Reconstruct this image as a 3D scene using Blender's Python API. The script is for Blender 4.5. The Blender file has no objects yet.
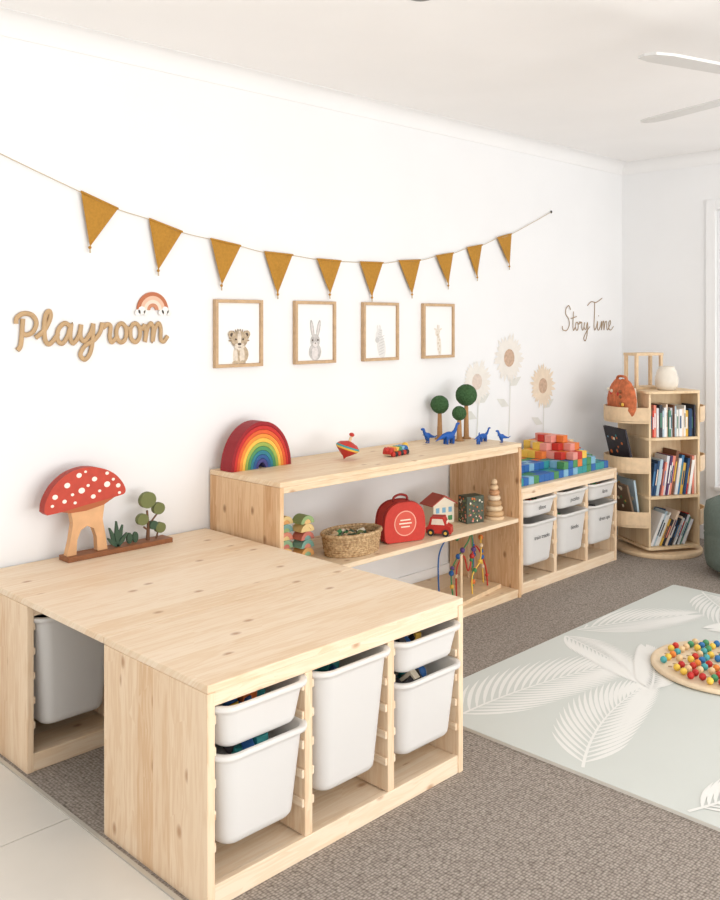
import bpy, math, random
from mathutils import Matrix, Vector
random.seed(7)
D=3.085; XF=5.617; ZC=2.43
pi=math.pi
# ---------------------------------------------------------------- materials
def s2l(c):
    return tuple((x/12.92 if x<=.04045 else ((x+.055)/1.055)**2.4) for x in [q/255 for q in c])
_mc={}
def mat(name,rgb,rough=.6,noise=0,nscale=20,bump=0,bscale=200,spec=.3,metal=0,sheen=0):
    if name in _mc: return _mc[name]
    m=bpy.data.materials.new(name);m.use_nodes=True;nt=m.node_tree;b=nt.nodes['Principled BSDF']
    c=s2l(rgb);b.inputs['Base Color'].default_value=(*c,1);b.inputs['Roughness'].default_value=rough
    b.inputs['Specular IOR Level'].default_value=spec;b.inputs['Metallic'].default_value=metal
    tc=nt.nodes.new('ShaderNodeTexCoord')
    if noise:
        n=nt.nodes.new('ShaderNodeTexNoise');n.inputs['Scale'].default_value=nscale;n.inputs['Detail'].default_value=3
        nt.links.new(tc.outputs['Object'],n.inputs['Vector'])
        r=nt.nodes.new('ShaderNodeValToRGB');r.color_ramp.elements[0].position=.3;r.color_ramp.elements[1].position=.7
        r.color_ramp.elements[0].color=(*[x*(1-noise) for x in c],1);r.color_ramp.elements[1].color=(*[min(1,x*(1+noise*.6)) for x in c],1)
        nt.links.new(n.outputs['Fac'],r.inputs['Fac']);nt.links.new(r.outputs['Color'],b.inputs['Base Color'])
    if bump:
        n=nt.nodes.new('ShaderNodeTexNoise');n.inputs['Scale'].default_value=bscale;n.inputs['Detail'].default_value=2
        nt.links.new(tc.outputs['Object'],n.inputs['Vector'])
        bp=nt.nodes.new('ShaderNodeBump');bp.inputs['Strength'].default_value=bump;bp.inputs['Distance'].default_value=.003
        nt.links.new(n.outputs['Fac'],bp.inputs['Height']);nt.links.new(bp.outputs['Normal'],b.inputs['Normal'])
    _mc[name]=m;return m

def pine(name,axis,light=(240,220,194),dark=(227,197,161),knotc=(170,120,80),strip=.075,knots=.68):
    if name in _mc: return _mc[name]
    m=bpy.data.materials.new(name);m.use_nodes=True;nt=m.node_tree;N=nt.nodes;L=nt.links;b=N['Principled BSDF']
    b.inputs['Roughness'].default_value=.5;b.inputs['Specular IOR Level'].default_value=.3
    tc=N.new('ShaderNodeTexCoord');sp=N.new('ShaderNodeSeparateXYZ');L.new(tc.outputs['Object'],sp.inputs[0])
    def M(op,a,bb=None):
        n=N.new('ShaderNodeMath');n.operation=op
        for i,q in enumerate((a,bb)):
            if q is None: continue
            if isinstance(q,(int,float)): n.inputs[i].default_value=q
            else: L.new(q,n.inputs[i])
        return n.outputs[0]
    X,Y,Z=sp.outputs
    g={'x':X,'y':Y,'z':Z}[axis]
    oth=[q for k,q in (('x',X),('y',Y),('z',Z)) if k!=axis]
    c=M('ADD',oth[0],oth[1])
    sid=M('FLOOR',M('DIVIDE',c,strip))
    wn=N.new('ShaderNodeTexWhiteNoise');wn.noise_dimensions='1D';L.new(sid,wn.inputs['W'])
    off=M('MULTIPLY',wn.outputs['Value'],13.0)
    def comb(a,bb,cc=0.0):
        n=N.new('ShaderNodeCombineXYZ')
        for i,q in enumerate((a,bb,cc)):
            if isinstance(q,(int,float)): n.inputs[i].default_value=q
            else: L.new(q,n.inputs[i])
        return n.outputs[0]
    # knots
    vo=N.new('ShaderNodeTexVoronoi');vo.inputs['Scale'].default_value=1.0;vo.voronoi_dimensions='2D'
    L.new(comb(M('MULTIPLY',M('ADD',g,off),5.5),M('MULTIPLY',c,9.0)),vo.inputs['Vector'])
    sc=N.new('ShaderNodeSeparateColor');L.new(vo.outputs['Color'],sc.inputs[0])
    sel=M('GREATER_THAN',sc.outputs[0],knots)
    kr=N.new('ShaderNodeValToRGB');e=kr.color_ramp.elements
    e[0].position=0.03;e[0].color=(1,1,1,1);e[1].position=.115;e[1].color=(0,0,0,1)
    q=e.new(.07);q.color=(.6,.6,.6,1)
    L.new(vo.outputs['Distance'],kr.inputs['Fac'])
    kf=M('MULTIPLY',M('MULTIPLY',kr.outputs['Color'],sel),.7)
    # grain, bent around the knots
    bend=M('MULTIPLY',M('MINIMUM',vo.outputs['Distance'],.5),M('MULTIPLY',sel,.5))
    n1=N.new('ShaderNodeTexNoise');n1.inputs['Scale'].default_value=1;n1.inputs['Detail'].default_value=4;n1.inputs['Roughness'].default_value=.6
    L.new(comb(M('MULTIPLY',M('ADD',g,off),1.6),M('ADD',M('MULTIPLY',c,20.0),bend),off),n1.inputs['Vector'])
    w=N.new('ShaderNodeMath');w.operation='SINE';L.new(M('MULTIPLY',n1.outputs['Fac'],46.0),w.inputs[0])
    gr=M('ADD',M('MULTIPLY',w.outputs[0],.16),M('MULTIPLY',n1.outputs['Fac'],.9))
    gr=M('ADD',gr,M('MULTIPLY',M('SUBTRACT',wn.outputs['Value'],.5),.45))
    r=N.new('ShaderNodeValToRGB');r.color_ramp.elements[0].position=.2;r.color_ramp.elements[1].position=.85
    r.color_ramp.elements[0].color=(*s2l(light),1);r.color_ramp.elements[1].color=(*s2l(dark),1)
    L.new(gr,r.inputs['Fac'])
    mx=N.new('ShaderNodeMixRGB');L.new(kf,mx.inputs[0]);L.new(r.outputs['Color'],mx.inputs[1]);mx.inputs[2].default_value=(*s2l(knotc),1)
    L.new(mx.outputs[0],b.inputs['Base Color'])
    bp=N.new('ShaderNodeBump');bp.inputs['Strength'].default_value=.06;bp.inputs['Distance'].default_value=.001
    L.new(gr,bp.inputs['Height']);L.new(bp.outputs['Normal'],b.inputs['Normal'])
    _mc[name]=m;return m

PX=pine('pine_grain_x','x');PY=pine('pine_grain_y','y');PZ=pine('pine_grain_z','z',(238,213,182),(220,184,145))
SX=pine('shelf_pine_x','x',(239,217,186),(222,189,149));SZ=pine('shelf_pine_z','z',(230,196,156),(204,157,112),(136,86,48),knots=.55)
WOOD=mat('beech_wood',(227,198,161),.5,.10,30)
OAK=mat('oak_frame',(198,166,130),.5,.12,40)
DWOOD=mat('walnut_toy_wood',(146,94,60),.5,.15,40)
def bright(n,rgb,r=.45): return mat(n,rgb,r,.05,60)
RED=bright('toy_red',(192,56,46));ORANGE=bright('toy_orange',(224,122,60));YEL=bright('toy_yellow',(234,190,82))
GRN=bright('toy_green',(78,140,88));TEAL=bright('toy_teal',(58,148,150));BLUE=bright('toy_blue',(50,102,168))
PURP=bright('toy_purple',(98,72,128));LBLUE=bright('toy_light_blue',(128,176,202));PINK=bright('toy_pink',(226,150,138))
LGRN=bright('toy_lime',(150,182,102));CREAM=bright('toy_cream',(240,228,206));DARK=bright('toy_charcoal',(52,50,54))

def plastic():
    m=bpy.data.materials.new('frosted_plastic');m.use_nodes=True;nt=m.node_tree;N=nt.nodes;L=nt.links
    b=N['Principled BSDF'];b.inputs['Base Color'].default_value=(*s2l((251,249,246)),1);b.inputs['Roughness'].default_value=.32
    t=N.new('ShaderNodeBsdfTranslucent');t.inputs['Color'].default_value=(*s2l((252,250,247)),1)
    mx=N.new('ShaderNodeMixShader');mx.inputs[0].default_value=.30
    tr=N.new('ShaderNodeBsdfTransparent');mx2=N.new('ShaderNodeMixShader');mx2.inputs[0].default_value=.13
    L.new(b.outputs[0],mx.inputs[1]);L.new(t.outputs[0],mx.inputs[2]);L.new(mx.outputs[0],mx2.inputs[1]);L.new(tr.outputs[0],mx2.inputs[2]);L.new(mx2.outputs[0],N['Material Output'].inputs[0])
    return m
PLAS=plastic()

# ---------------------------------------------------------------- mesh builder
def T(x,y,z): return Matrix.Translation((x,y,z))
def RZ(a): return Matrix.Rotation(math.radians(a),4,'Z')
def RX(a): return Matrix.Rotation(math.radians(a),4,'X')
def RY(a): return Matrix.Rotation(math.radians(a),4,'Y')
def SC(x,y,z): return Matrix.Diagonal((x,y,z,1))
class MB:
    def __init__(s,M=None): s.v=[];s.f=[];s.mi=[];s.sm=[];s.mats=[];s.M=M or Matrix()
    def add(s,vs,fs,m,smooth=False,M=None):
        if m not in s.mats: s.mats.append(m)
        k=s.mats.index(m);o=len(s.v)
        for v in vs:
            v=Vector(v)
            if M is not None: v=M@v
            s.v.append(s.M@v)
        for f in fs: s.f.append([i+o for i in f]);s.mi.append(k);s.sm.append(smooth)
    def box(s,x0,x1,y0,y1,z0,z1,m,M=None):
        vs=[(x,y,z) for z in (z0,z1) for y in (y0,y1) for x in (x0,x1)]
        s.add(vs,[(0,2,3,1),(4,5,7,6),(0,1,5,4),(2,6,7,3),(0,4,6,2),(1,3,7,5)],m,False,M)
    def rings(s,R,m,c0=True,c1=True,smooth=True,M=None,closed=True):
        n=len(R[0]);vs=[p for r in R for p in r];fs=[]
        for i in range(len(R)-1):
            for j in range(n if closed else n-1):
                k=(j+1)%n;fs.append((i*n+j,i*n+k,(i+1)*n+k,(i+1)*n+j))
        s.add(vs,fs,m,smooth,M)
        if c0: s.add(R[0],[tuple(range(n))[::-1]],m,False,M)
        if c1: s.add(R[-1],[tuple(range(n))],m,False,M)
    def lathe(s,prof,m,seg=24,M=None,c0=False,c1=False,sx=1,sy=1):
        s.rings([[(r*math.cos(2*pi*j/seg)*sx,r*math.sin(2*pi*j/seg)*sy,z) for j in range(seg)] for r,z in prof],m,c0,c1,True,M)
    def cyl(s,x,y,z0,z1,r,m,seg=20,M=None): s.lathe([(r,z0),(r,z1)],m,seg,(M or Matrix())@T(x,y,0),True,True)
    def ball(s,c,r,m,M=None,seg=16):
        if not hasattr(r,'__len__'): r=(r,r,r)
        n=seg//2
        R=[[(c[0]+r[0]*math.sin(pi*i/n)*math.cos(2*pi*j/seg),c[1]+r[1]*math.sin(pi*i/n)*math.sin(2*pi*j/seg),c[2]-r[2]*math.cos(pi*i/n)) for j in range(seg)] for i in range(n+1)]
        R[0]=[(c[0]+1e-5*math.cos(2*pi*j/seg),c[1]+1e-5*math.sin(2*pi*j/seg),c[2]-r[2]) for j in range(seg)]
        R[-1]=[(c[0]+1e-5*math.cos(2*pi*j/seg),c[1]+1e-5*math.sin(2*pi*j/seg),c[2]+r[2]) for j in range(seg)]
        s.rings(R,m,False,False,True,M)
    def tube(s,P,r,m,seg=8,M=None,flat=None):
        P=[Vector(p) for p in P];n=len(P)
        if not hasattr(r,'__len__'): r=[r]*n
        R=[];up=None
        for i in range(n):
            t=(P[min(i+1,n-1)]-P[max(i-1,0)]).normalized()
            if up is None:
                up=Vector((0,0,1)) if abs(t.z)<.9 else Vector((1,0,0))
            a=t.cross(up)
            if a.length<1e-4: a=t.cross(Vector((0,1,0)))
            a.normalize();b=a.cross(t).normalized();up=b
            R.append([tuple(P[i]+a*math.cos(2*pi*j/seg)*r[i]+b*math.sin(2*pi*j/seg)*r[i]) for j in range(seg)])
        if flat is not None:
            R=[[(p[0],flat+(p[1]-flat)*.5,p[2]) for p in q] for q in R]
        s.rings(R,m,True,True,True,M)
    def prism(s,poly,y0,y1,m,M=None,m2=None):
        n=len(poly)
        a=[(p[0],y0,p[1]) for p in poly];b=[(p[0],y1,p[1]) for p in poly]
        s.add(a,[tuple(range(n))],m,False,M);s.add(b,[tuple(range(n))[::-1]],m2 or m,False,M)
        s.add(a+b,[(i,(i+1)%n,n+(i+1)%n,n+i) for i in range(n)],m2 or m,False,M)
    def arch(s,cx,z0,r0,r1,y0,y1,m,M=None,seg=24,sz=1.0,a0=0,a1=pi):
        R=[]
        for i in range(seg+1):
            a=a0+(a1-a0)*i/seg;c,sn=math.cos(a),math.sin(a)*sz
            R.append([(cx+r0*c,y0,z0+r0*sn),(cx+r1*c,y0,z0+r1*sn),(cx+r1*c,y1,z0+r1*sn),(cx+r0*c,y1,z0+r0*sn)])
        s.rings(R,m,True,True,False,M)
    def obj(s,name,parent=None,bevel=0,seg=2):
        me=bpy.data.meshes.new(name);me.from_pydata([tuple(v) for v in s.v],[],s.f)
        for m in s.mats: me.materials.append(m)
        me.polygons.foreach_set('material_index',s.mi);me.polygons.foreach_set('use_smooth',s.sm)
        me.update()
        import bmesh
        bm=bmesh.new();bm.from_mesh(me);bmesh.ops.recalc_face_normals(bm,faces=bm.faces);bm.to_mesh(me);bm.free()
        o=bpy.data.objects.new(name,me);bpy.context.collection.objects.link(o)
        if bevel:
            b=o.modifiers.new('bevel','BEVEL');b.width=bevel;b.segments=seg;b.limit_method='ANGLE';b.angle_limit=math.radians(50)
        if parent: o.parent=parent
        return o
def empty(name):
    o=bpy.data.objects.new(name,None);bpy.context.collection.objects.link(o);o.empty_display_size=.1;return o
def circ(cx,cz,rx,rz=None,n=24,a0=0,a1=2*pi):
    rz=rx if rz is None else rz
    return [(cx+rx*math.cos(a0+(a1-a0)*i/n),cz+rz*math.sin(a0+(a1-a0)*i/n)) for i in range(n)]
def spline(P,n=8):
    P=[Vector(p) for p in P];out=[]
    for i in range(len(P)-1):
        p0=P[max(i-1,0)];p1=P[i];p2=P[i+1];p3=P[min(i+2,len(P)-1)]
        for j in range(n):
            t=j/n
            out.append(.5*((2*p1)+(p2-p0)*t+(2*p0-5*p1+4*p2-p3)*t*t+(3*p1-p0-3*p2+p3)*t**3))
    out.append(P[-1]);return out

# ---------------------------------------------------------------- room
def wallmat(name,rgb):
    return mat(name,rgb,.75,.012,3,.04,300,.15)
WALL=wallmat('wall_paint',(239,239,239));CEIL=wallmat('ceiling_paint',(249,247,245));COVE=wallmat('cornice_paint',(240,239,238))
b=MB();b.box(-2.5,XF+.12,D,D+.12,0,ZC,WALL);b.obj('wall_left')
wy0,wy1,wz0,wz1=1.05,2.44,.32,2.07
b=MB();b.box(XF,XF+.12,wy1,D,0,ZC,WALL);b.box(XF,XF+.12,-2.5,wy0,0,ZC,WALL)
b.box(XF,XF+.12,wy0,wy1,0,wz0,WALL);b.box(XF,XF+.12,wy0,wy1,wz1,ZC,WALL);b.obj('wall_far')
b=MB();b.box(-2.5,XF+.12,-2.5,D+.12,ZC,ZC+.1,CEIL);b.obj('ceiling')
FR=mat('window_frame_white',(240,240,240),.4)
b=MB();g=.001
b.box(XF+.02,XF+.06,wy0+g,wy0+.05,wz0+.051,wz1-.051,FR);b.box(XF+.02,XF+.06,wy1-.05,wy1-g,wz0+.051,wz1-.051,FR)
b.box(XF+.02,XF+.06,wy0+g,wy1-g,wz0+.012,wz0+.05,FR);b.box(XF+.02,XF+.06,wy0+g,wy1-g,wz1-.05,wz1-g,FR)
ym=(wy0+wy1)/2;b.box(XF+.025,XF+.055,ym-.02,ym+.02,wz0+.051,wz1-.051,FR)
b.box(XF-.035,XF+.015,wy0+g,wy1-g,wz0+g,wz0+.02,FR)
b.box(XF-.013,XF-g,wy0-.06,wy0,wz0-.06,wz1+.06,FR);b.box(XF-.013,XF-g,wy1,wy1+.06,wz0-.06,wz1+.06,FR)
b.box(XF-.013,XF-g,wy0+g,wy1-g,wz1,wz1+.06,FR);b.box(XF-.013,XF-g,wy0+g,wy1-g,wz0-.06,wz0-g,FR)
b.obj('window_1')
def cove(name,p0,p1,nrm):
    b=MB()
    prof=[(0,.074),(.003,.074)]+[(.003+.068*(1-math.cos(pi/2*i/8)),.003+.068*(1-math.sin(pi/2*i/8))) for i in range(9)]+[(.074,.003),(.074,0),(0,0)]
    A=[];B=[]
    for d,h in prof:
        A.append((p0[0]+nrm[0]*d,p0[1]+nrm[1]*d,ZC-h));B.append((p1[0]+nrm[0]*d,p1[1]+nrm[1]*d,ZC-h))
    b.rings([A,B],COVE,True,True,True);o=b.obj(name)
cove('trim_1',(-2.5,D),(XF,D),(0,-1));cove('trim_2',(XF,-2.5),(XF,D),(-1,0))
b=MB();b.box(-2.5,XF,D-.01,D,0,.09,FR);b.obj('baseboard_left',bevel=.003)
b=MB();b.box(XF-.012,XF,-2.5,D-.01,0,.09,FR);b.obj('baseboard_far',bevel=.003)
def carpet():
    m=bpy.data.materials.new('loop_carpet');m.use_nodes=True;nt=m.node_tree;N=nt.nodes;L=nt.links;b=N['Principled BSDF']
    b.inputs['Roughness'].default_value=.95;b.inputs['Specular IOR Level'].default_value=.1
    tc=N.new('ShaderNodeTexCoord')
    mp=N.new('ShaderNodeMapping');mp.inputs['Scale'].default_value=(95,130,100);L.new(tc.outputs['Object'],mp.inputs[0])
    v=N.new('ShaderNodeTexVoronoi');v.inputs['Scale'].default_value=1;v.inputs['Randomness'].default_value=.4;L.new(mp.outputs[0],v.inputs['Vector'])
    n=N.new('ShaderNodeTexNoise');n.inputs['Scale'].default_value=60;n.inputs['Detail'].default_value=4;L.new(tc.outputs['Object'],n.inputs['Vector'])
    r=N.new('ShaderNodeValToRGB');e=r.color_ramp.elements;e[0].position=.15;e[0].color=(*s2l((190,180,170)),1);e[1].position=.8;e[1].color=(*s2l((112,102,94)),1)
    L.new(v.outputs['Distance'],r.inputs['Fac'])
    mx=N.new('ShaderNodeMixRGB');mx.blend_type='MULTIPLY';mx.inputs[0].default_value=.45
    r2=N.new('ShaderNodeValToRGB');r2.color_ramp.elements[0].position=.3;r2.color_ramp.elements[0].color=(.6,.6,.6,1);r2.color_ramp.elements[1].position=.65
    L.new(n.outputs['Fac'],r2.inputs[0]);L.new(r.outputs[0],mx.inputs[1]);L.new(r2.outputs[0],mx.inputs[2]);L.new(mx.outputs[0],b.inputs['Base Color'])
    bp=N.new('ShaderNodeBump');bp.invert=True;bp.inputs['Strength'].default_value=.6;bp.inputs['Distance'].default_value=.003
    L.new(v.outputs['Distance'],bp.inputs['Height']);L.new(bp.outputs['Normal'],b.inputs['Normal']);return m
b=MB();b.box(1.236,XF+.12,-2.5,D+.12,-.05,0,carpet());b.obj('floor')
TILE=mat('porcelain_tile',(224,220,212),.3,.04,4,spec=.4);GROUT=mat('grout',(176,171,163),.9)
b=MB();b.box(-2.5,1.236,-2.5,D+.12,-.05,-.003,GROUT)
ty=2.351
for i in range(-9,2):
    for j in range(0,7):
        y0=ty+i*.6;x1=1.228-j*.6
        if y0>D: continue
        b.box(x1-.596,x1-.0,y0+.002,min(y0+.598,D),-.02,0,TILE)
b.obj('floor_tiles')
b=MB();b.box(1.229,1.241,-2.5,D-.011,-.01,.004,mat('metal_strip',(205,200,190),.4,metal=.3));b.obj('trim_3')
b=MB();Mx=T(2.235,1.94,0)
b.lathe([(.028,ZC-.002),(.029,ZC-.008),(.043,ZC-.006),(.046,ZC-.001)],mat('downlight_metal',(150,150,150),.3,metal=.8),24,Mx)
b.lathe([(.0001,ZC-.004),(.029,ZC-.004)],mat('downlight_lens',(225,225,220),.3),24,Mx);b.obj('recessed_downlight')

# ---------------------------------------------------------------- storage units
def rrect(hx,hy,r,z,cx=0,cy=0,n=4):
    P=[]
    for sx,sy,a in ((1,1,0),(-1,1,90),(-1,-1,180),(1,-1,270)):
        for i in range(n+1):
            t=math.radians(a+90*i/n);P.append((cx+sx*(hx-r)+r*math.cos(t),cy+sy*(hy-r)+r*math.sin(t),z))
    return P
def bin_(name,x0,x1,yf,yb,zb,zt,parent,taper=.013,fill=None,seed=0):
    b=MB();cx=(x0+x1)/2;cy=(yf+yb)/2;hx=(x1-x0)/2;hy=(yb-yf)/2
    h=zt-zb;tp=taper*h/.25+.004
    bx=hx-.013;by=hy-.013
    n=6
    R=[rrect(bx-tp-.022,by-tp-.022,.022,zb,cx,cy,n),rrect(bx-tp-.009,by-tp-.009,.032,zb+.004,cx,cy,n),rrect(bx-tp-.002,by-tp-.002,.038,zb+.013,cx,cy,n),rrect(bx-tp,by-tp,.04,zb+.024,cx,cy,n),
       rrect(bx,by,.042,zt-.026,cx,cy,n),rrect(bx+.003,by+.003,.043,zt-.013,cx,cy,n),rrect(hx-.001,hy-.001,.045,zt-.013,cx,cy,n),rrect(hx,hy,.045,zt-.008,cx,cy,n),rrect(hx,hy,.045,zt-.002,cx,cy,n),rrect(hx-.002,hy-.002,.044,zt,cx,cy,n),
       rrect(bx+.001,by+.001,.042,zt,cx,cy,n),rrect(bx-.003,by-.003,.04,zt-.006,cx,cy,n),rrect(bx-tp-.003,by-tp-.003,.037,zb+.026,cx,cy,n),rrect(bx-tp-.02,by-tp-.02,.02,zb+.006,cx,cy,n)]
    b.rings(R,PLAS,True,True,True)
    o=b.obj(name,parent)
    if fill is not None:
        rnd=random.Random(seed);f=MB();q=h
        lvl=zt-.03-fill*h
        for i in range(30):
            x=cx+rnd.uniform(-1,1)*(bx-tp-.045);y=cy+rnd.uniform(-1,1)*(by-tp-.045)
            s_=rnd.uniform(.016,.03);m=rnd.choice([BLUE,TEAL,GRN,DARK,DARK,ORANGE,RED,PURP,YEL] if seed%2 else [BLUE,TEAL,GRN,DARK,DARK,GRN,CREAM])
            Mx=T(x,y,lvl-rnd.uniform(0,.03))@Matrix.Rotation(rnd.uniform(0,6),4,Vector((rnd.random(),rnd.random(),1)).normalized())
            if i%3: f.box(-s_,s_,-s_*.7,s_*.7,-s_*.5,s_*.5,m,Mx)
            else: f.lathe([(s_*.2,-s_*.6),(s_*.8,-s_*.5),(s_,0),(s_*.8,s_*.5),(s_*.2,s_*.6)],m,12,Mx,True,True)
        z0=zb+.03
        f.box(cx-bx+tp+.03,cx+bx-tp-.03,cy-by+tp+.035,cy+by-tp-.03,min(z0,lvl-.05),lvl-.03,mat('toy_fill_grey',(188,186,184),.8,.35,22))
        f.obj(name+'_toys',parent,bevel=.002)
    return o
def unit(name,x0,x1,y0,y1,h=.53,cols=None,top_y0=None,top_y1=None,seed=0):
    e=empty(name);b=MB();pt=.022;dt=.026
    b.box(x0,x0+pt,y0,y1,0,h-.0205,PZ);b.box(x1-pt,x1,y0,y1,0,h-.0205,PZ)
    iw=(x1-x0-2*pt-2*dt)/3;cells=[]
    for i in range(3):
        a=x0+pt+i*(iw+dt);cells.append((a,a+iw))
        if i<2: b.box(a+iw,a+iw+dt,y0+.004,y1-.01,.055,h-.055,PZ)
    b.box(x0,x1,top_y0 if top_y0 is not None else y0,top_y1 if top_y1 is not None else y1,h-.02,h,PX)
    b.box(x0+pt,x1-pt,y0+.003,y0+.023,h-.055,h-.02,PX)
    b.box(x0+pt,x1-pt,y0+.003,y0+.023,0,.055,PX);b.box(x0+pt,x1-pt,y1-.02,y1,0,.055,PX)
    b.box(x0+pt,x1-pt,y0+.023,y1-.02,.04,.052,PX)
    b.box(x0+pt,x1-pt,y1-.008,y1-.002,.055,h-.02,mat('back_board',(222,206,182),.6))
    for (a,c) in cells:
        for z in (.13,.205,.28,.355,.43):
            b.box(a,a+.008,y0+.006,y1-.01,z,z+.022,PY);b.box(c-.008,c,y0+.006,y1-.01,z,z+.022,PY)
    b.obj('frame',e,bevel=.0025)
    for i,(a,c) in enumerate(cells):
        for k,(zb,zt,fl) in enumerate(cols[i]):
            bin_('bin_%d_%d'%(i+1,k+1),a-.001,c+.001,y0-.03,y1-.045,zb,zt,e,fill=fl,seed=seed+i*3+k)
    return e,cells
unit('toy_storage_unit',1.253,2.203,1.742,2.212,cols=[[(.362,.472,.12),(.125,.358,-.04)],[(.135,.468,.1)],[(.368,.466,.1),(.13,.350,-.03)]],seed=1)
unit('toy_storage_unit',1.253,2.203,2.666,3.073,cols=[[(.12,.468,.2)],[(.12,.468,.1)],[(.355,.468,.1),(.12,.35,.1)]],top_y0=2.2145,seed=20)
e,cells=unit('toy_storage_unit',3.812,4.765,2.649,3.073,cols=[[(.375,.47,.05),(.13,.352,.1)],[(.375,.47,.05),(.13,.352,.1)],[(.375,.47,.05),(.13,.352,.1)]],seed=31)
INK=mat('label_ink',(96,96,98),.6)
for (a,c),w1,w2 in zip(cells,('dinos','puzzles','farm'),('train tracks','blocks','dress ups')):
    for wd,z,sz in ((w1,.412,.030),(w2,.262,.030)):
        cu=bpy.data.curves.new('label','FONT');cu.body=wd;cu.size=sz;cu.align_x='CENTER';cu.extrude=.0003;cu.materials.append(INK)
        o=bpy.data.objects.new('label_text',cu);bpy.context.collection.objects.link(o);o.parent=e
        o.location=((a+c)/2,2.6285+(.003 if z>.3 else .0045),z);o.rotation_euler=(pi/2+.06,0,0)

# ---------------------------------------------------------------- long shelf
b=MB();x0,x1,y0,y1,h=2.222,3.79,2.629,3.073,.767
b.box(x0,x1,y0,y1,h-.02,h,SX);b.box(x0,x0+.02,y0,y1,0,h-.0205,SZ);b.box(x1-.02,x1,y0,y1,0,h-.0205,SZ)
b.box(x0+.02,x1-.02,y0+.004,y1,.375,.395,SX);b.box(x0+.02,x1-.02,y0+.004,y1,.022,.042,SX)
b.box(x0+.02,x1-.02,y0+.006,y0+.024,h-.045,h-.02,SX);b.box(x0+.02,x1-.02,y0+.008,y0+.024,0,.022,SX)
b.obj('low_open_shelf',bevel=.0025)

# ---------------------------------------------------------------- bunting
OCH=mat('mustard_felt',(182,132,54),.95,.12,90,.3,500);STR=mat('jute_string',(192,174,146),.9)
flags=[((1.655,1.849),(1.807,1.799),(1.691,1.649)),((1.942,1.772),(2.094,1.732),(1.983,1.575)),((2.231,1.713),(2.386,1.693),(2.287,1.525)),((2.516,1.674),(2.677,1.669),(2.59,1.494)),((2.822,1.658),(2.974,1.656),(2.903,1.5)),((3.101,1.657),(3.261,1.66),(3.183,1.491)),((3.377,1.675),(3.537,1.687),(3.475,1.512)),((3.664,1.714),(3.805,1.737),(3.763,1.565)),((3.925,1.771),(4.058,1.795),(4.013,1.616)),((4.197,1.842),(4.331,1.874),(4.312,1.689))]
flags=[tuple((p[0]-.009,p[1]-.001) for p in f) for f in flags]
b=MB();pts=[(.75,D-.012,2.16),(1.353,D-.014,1.946)]
for l,r,t in flags:
    pts+=[(l[0],D-.015,l[1]-.002),(r[0],D-.015,r[1]-.002)]
pts+=[(4.744,D-.011,2.035)]
b.tube(spline(pts,6),.0017,STR,6)
b.ball((4.744,D-.0095,2.035),(.006,.006,.009),DARK);b.ball((.75,D-.0095,2.16),.007,DARK)
for l,r,t in flags:
    n=6
    L_=Vector((l[0],0,l[1]));R_=Vector((r[0],0,r[1]));T_=Vector((t[0],0,t[1]))
    vs=[];fs=[]
    for i in range(n+1):
        u=i/n
        for j in range(n+1):
            w=j/n
            p=L_.lerp(R_,w).lerp(T_,u*.985)
            vs.append((p.x,D-.016-.006*math.sin(w*pi)*math.sin(u*pi*.9)-.002*math.sin(w*7+t[0]*9),p.z))
    for i in range(n):
        for j in range(n):
            a=i*(n+1)+j;fs.append((a,a+1,a+n+2,a+n+1))
    b.add(vs,fs,OCH,True)
    b.tube([(l[0],D-.017,l[1]),(r[0],D-.017,r[1])],.0045,OCH,6)
    b.ball((t[0],D-.016,t[1]-.002),.006,OCH);b.tube([(t[0],D-.016,t[1]-.004),(t[0]+.002,D-.015,t[1]-.022)],.003,STR,5)
b.obj('bunting_garland')

# ---------------------------------------------------------------- script signs
def script(name,strokes,ox,oz,ux,uz,r,m,y,flat=True):
    b=MB()
    for s_ in strokes:
        P=[(ox+p[0]*ux,y,oz+p[1]*uz) for p in spline([(q[0],q[1],0) for q in s_],7)]
        b.tube(P,r,m,8,flat=y if flat else None)
    return b.obj(name)
def loop(cx,cy,rx,ry,a0=60,n=10,over=400):
    return [(cx+rx*math.cos(math.radians(a0+over*i/n)),cy+ry*math.sin(math.radians(a0+over*i/n))) for i in range(n+1)]
play=[[(.45,1.25),(.42,.9),(.38,.4),(.3,-.1),(.12,-.3)],[(.05,1.0),(.1,1.3),(.5,1.5),(1.0,1.42),(1.25,1.05),(1.05,.6),(.65,.45),(.42,.55)],
 [(1.2,.3),(1.75,.7),(2.1,1.3),(2.05,1.62),(1.82,1.45),(1.72,.8),(1.8,.15),(2.1,.0),(2.6,.5)],
 [(3.35,.85),(3.0,1.02),(2.6,.7),(2.55,.2),(2.85,.0),(3.2,.4),(3.4,1.0),(3.35,.3),(3.55,.0),(3.9,.4),(4.05,.95)],
 [(4.05,.95),(4.0,.35),(4.25,.1),(4.65,.5),(4.85,1.0)],[(4.85,1.0),(4.8,.2),(4.65,-.5),(4.3,-.85),(4.0,-.6),(4.3,-.15),(4.9,.15),(5.3,.55),(5.45,1.05)],
 [(5.45,1.05),(5.5,.8),(5.75,.95),(6.0,.85),(5.95,.3),(6.1,.02),(6.45,.3)],loop(6.75,.5,.35,.5,200),[(7.0,.85),(7.25,.7),(7.4,.7)],loop(7.72,.5,.35,.5,160),[(7.98,.85),(8.2,.7),(8.4,.95)],
 [(8.4,.95),(8.48,.5),(8.42,.0),(8.6,.7),(8.85,1.0),(9.0,.75),(8.98,.0),(9.15,.7),(9.42,1.0),(9.58,.7),(9.58,.15),(9.8,.0),(10.1,.3)]]
script('playroom_wall_sign',play,1.404,1.295,.0613,.071,.0090,mat('bamboo_ply',(192,160,120),.5,.1,30),D-.007)
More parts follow.
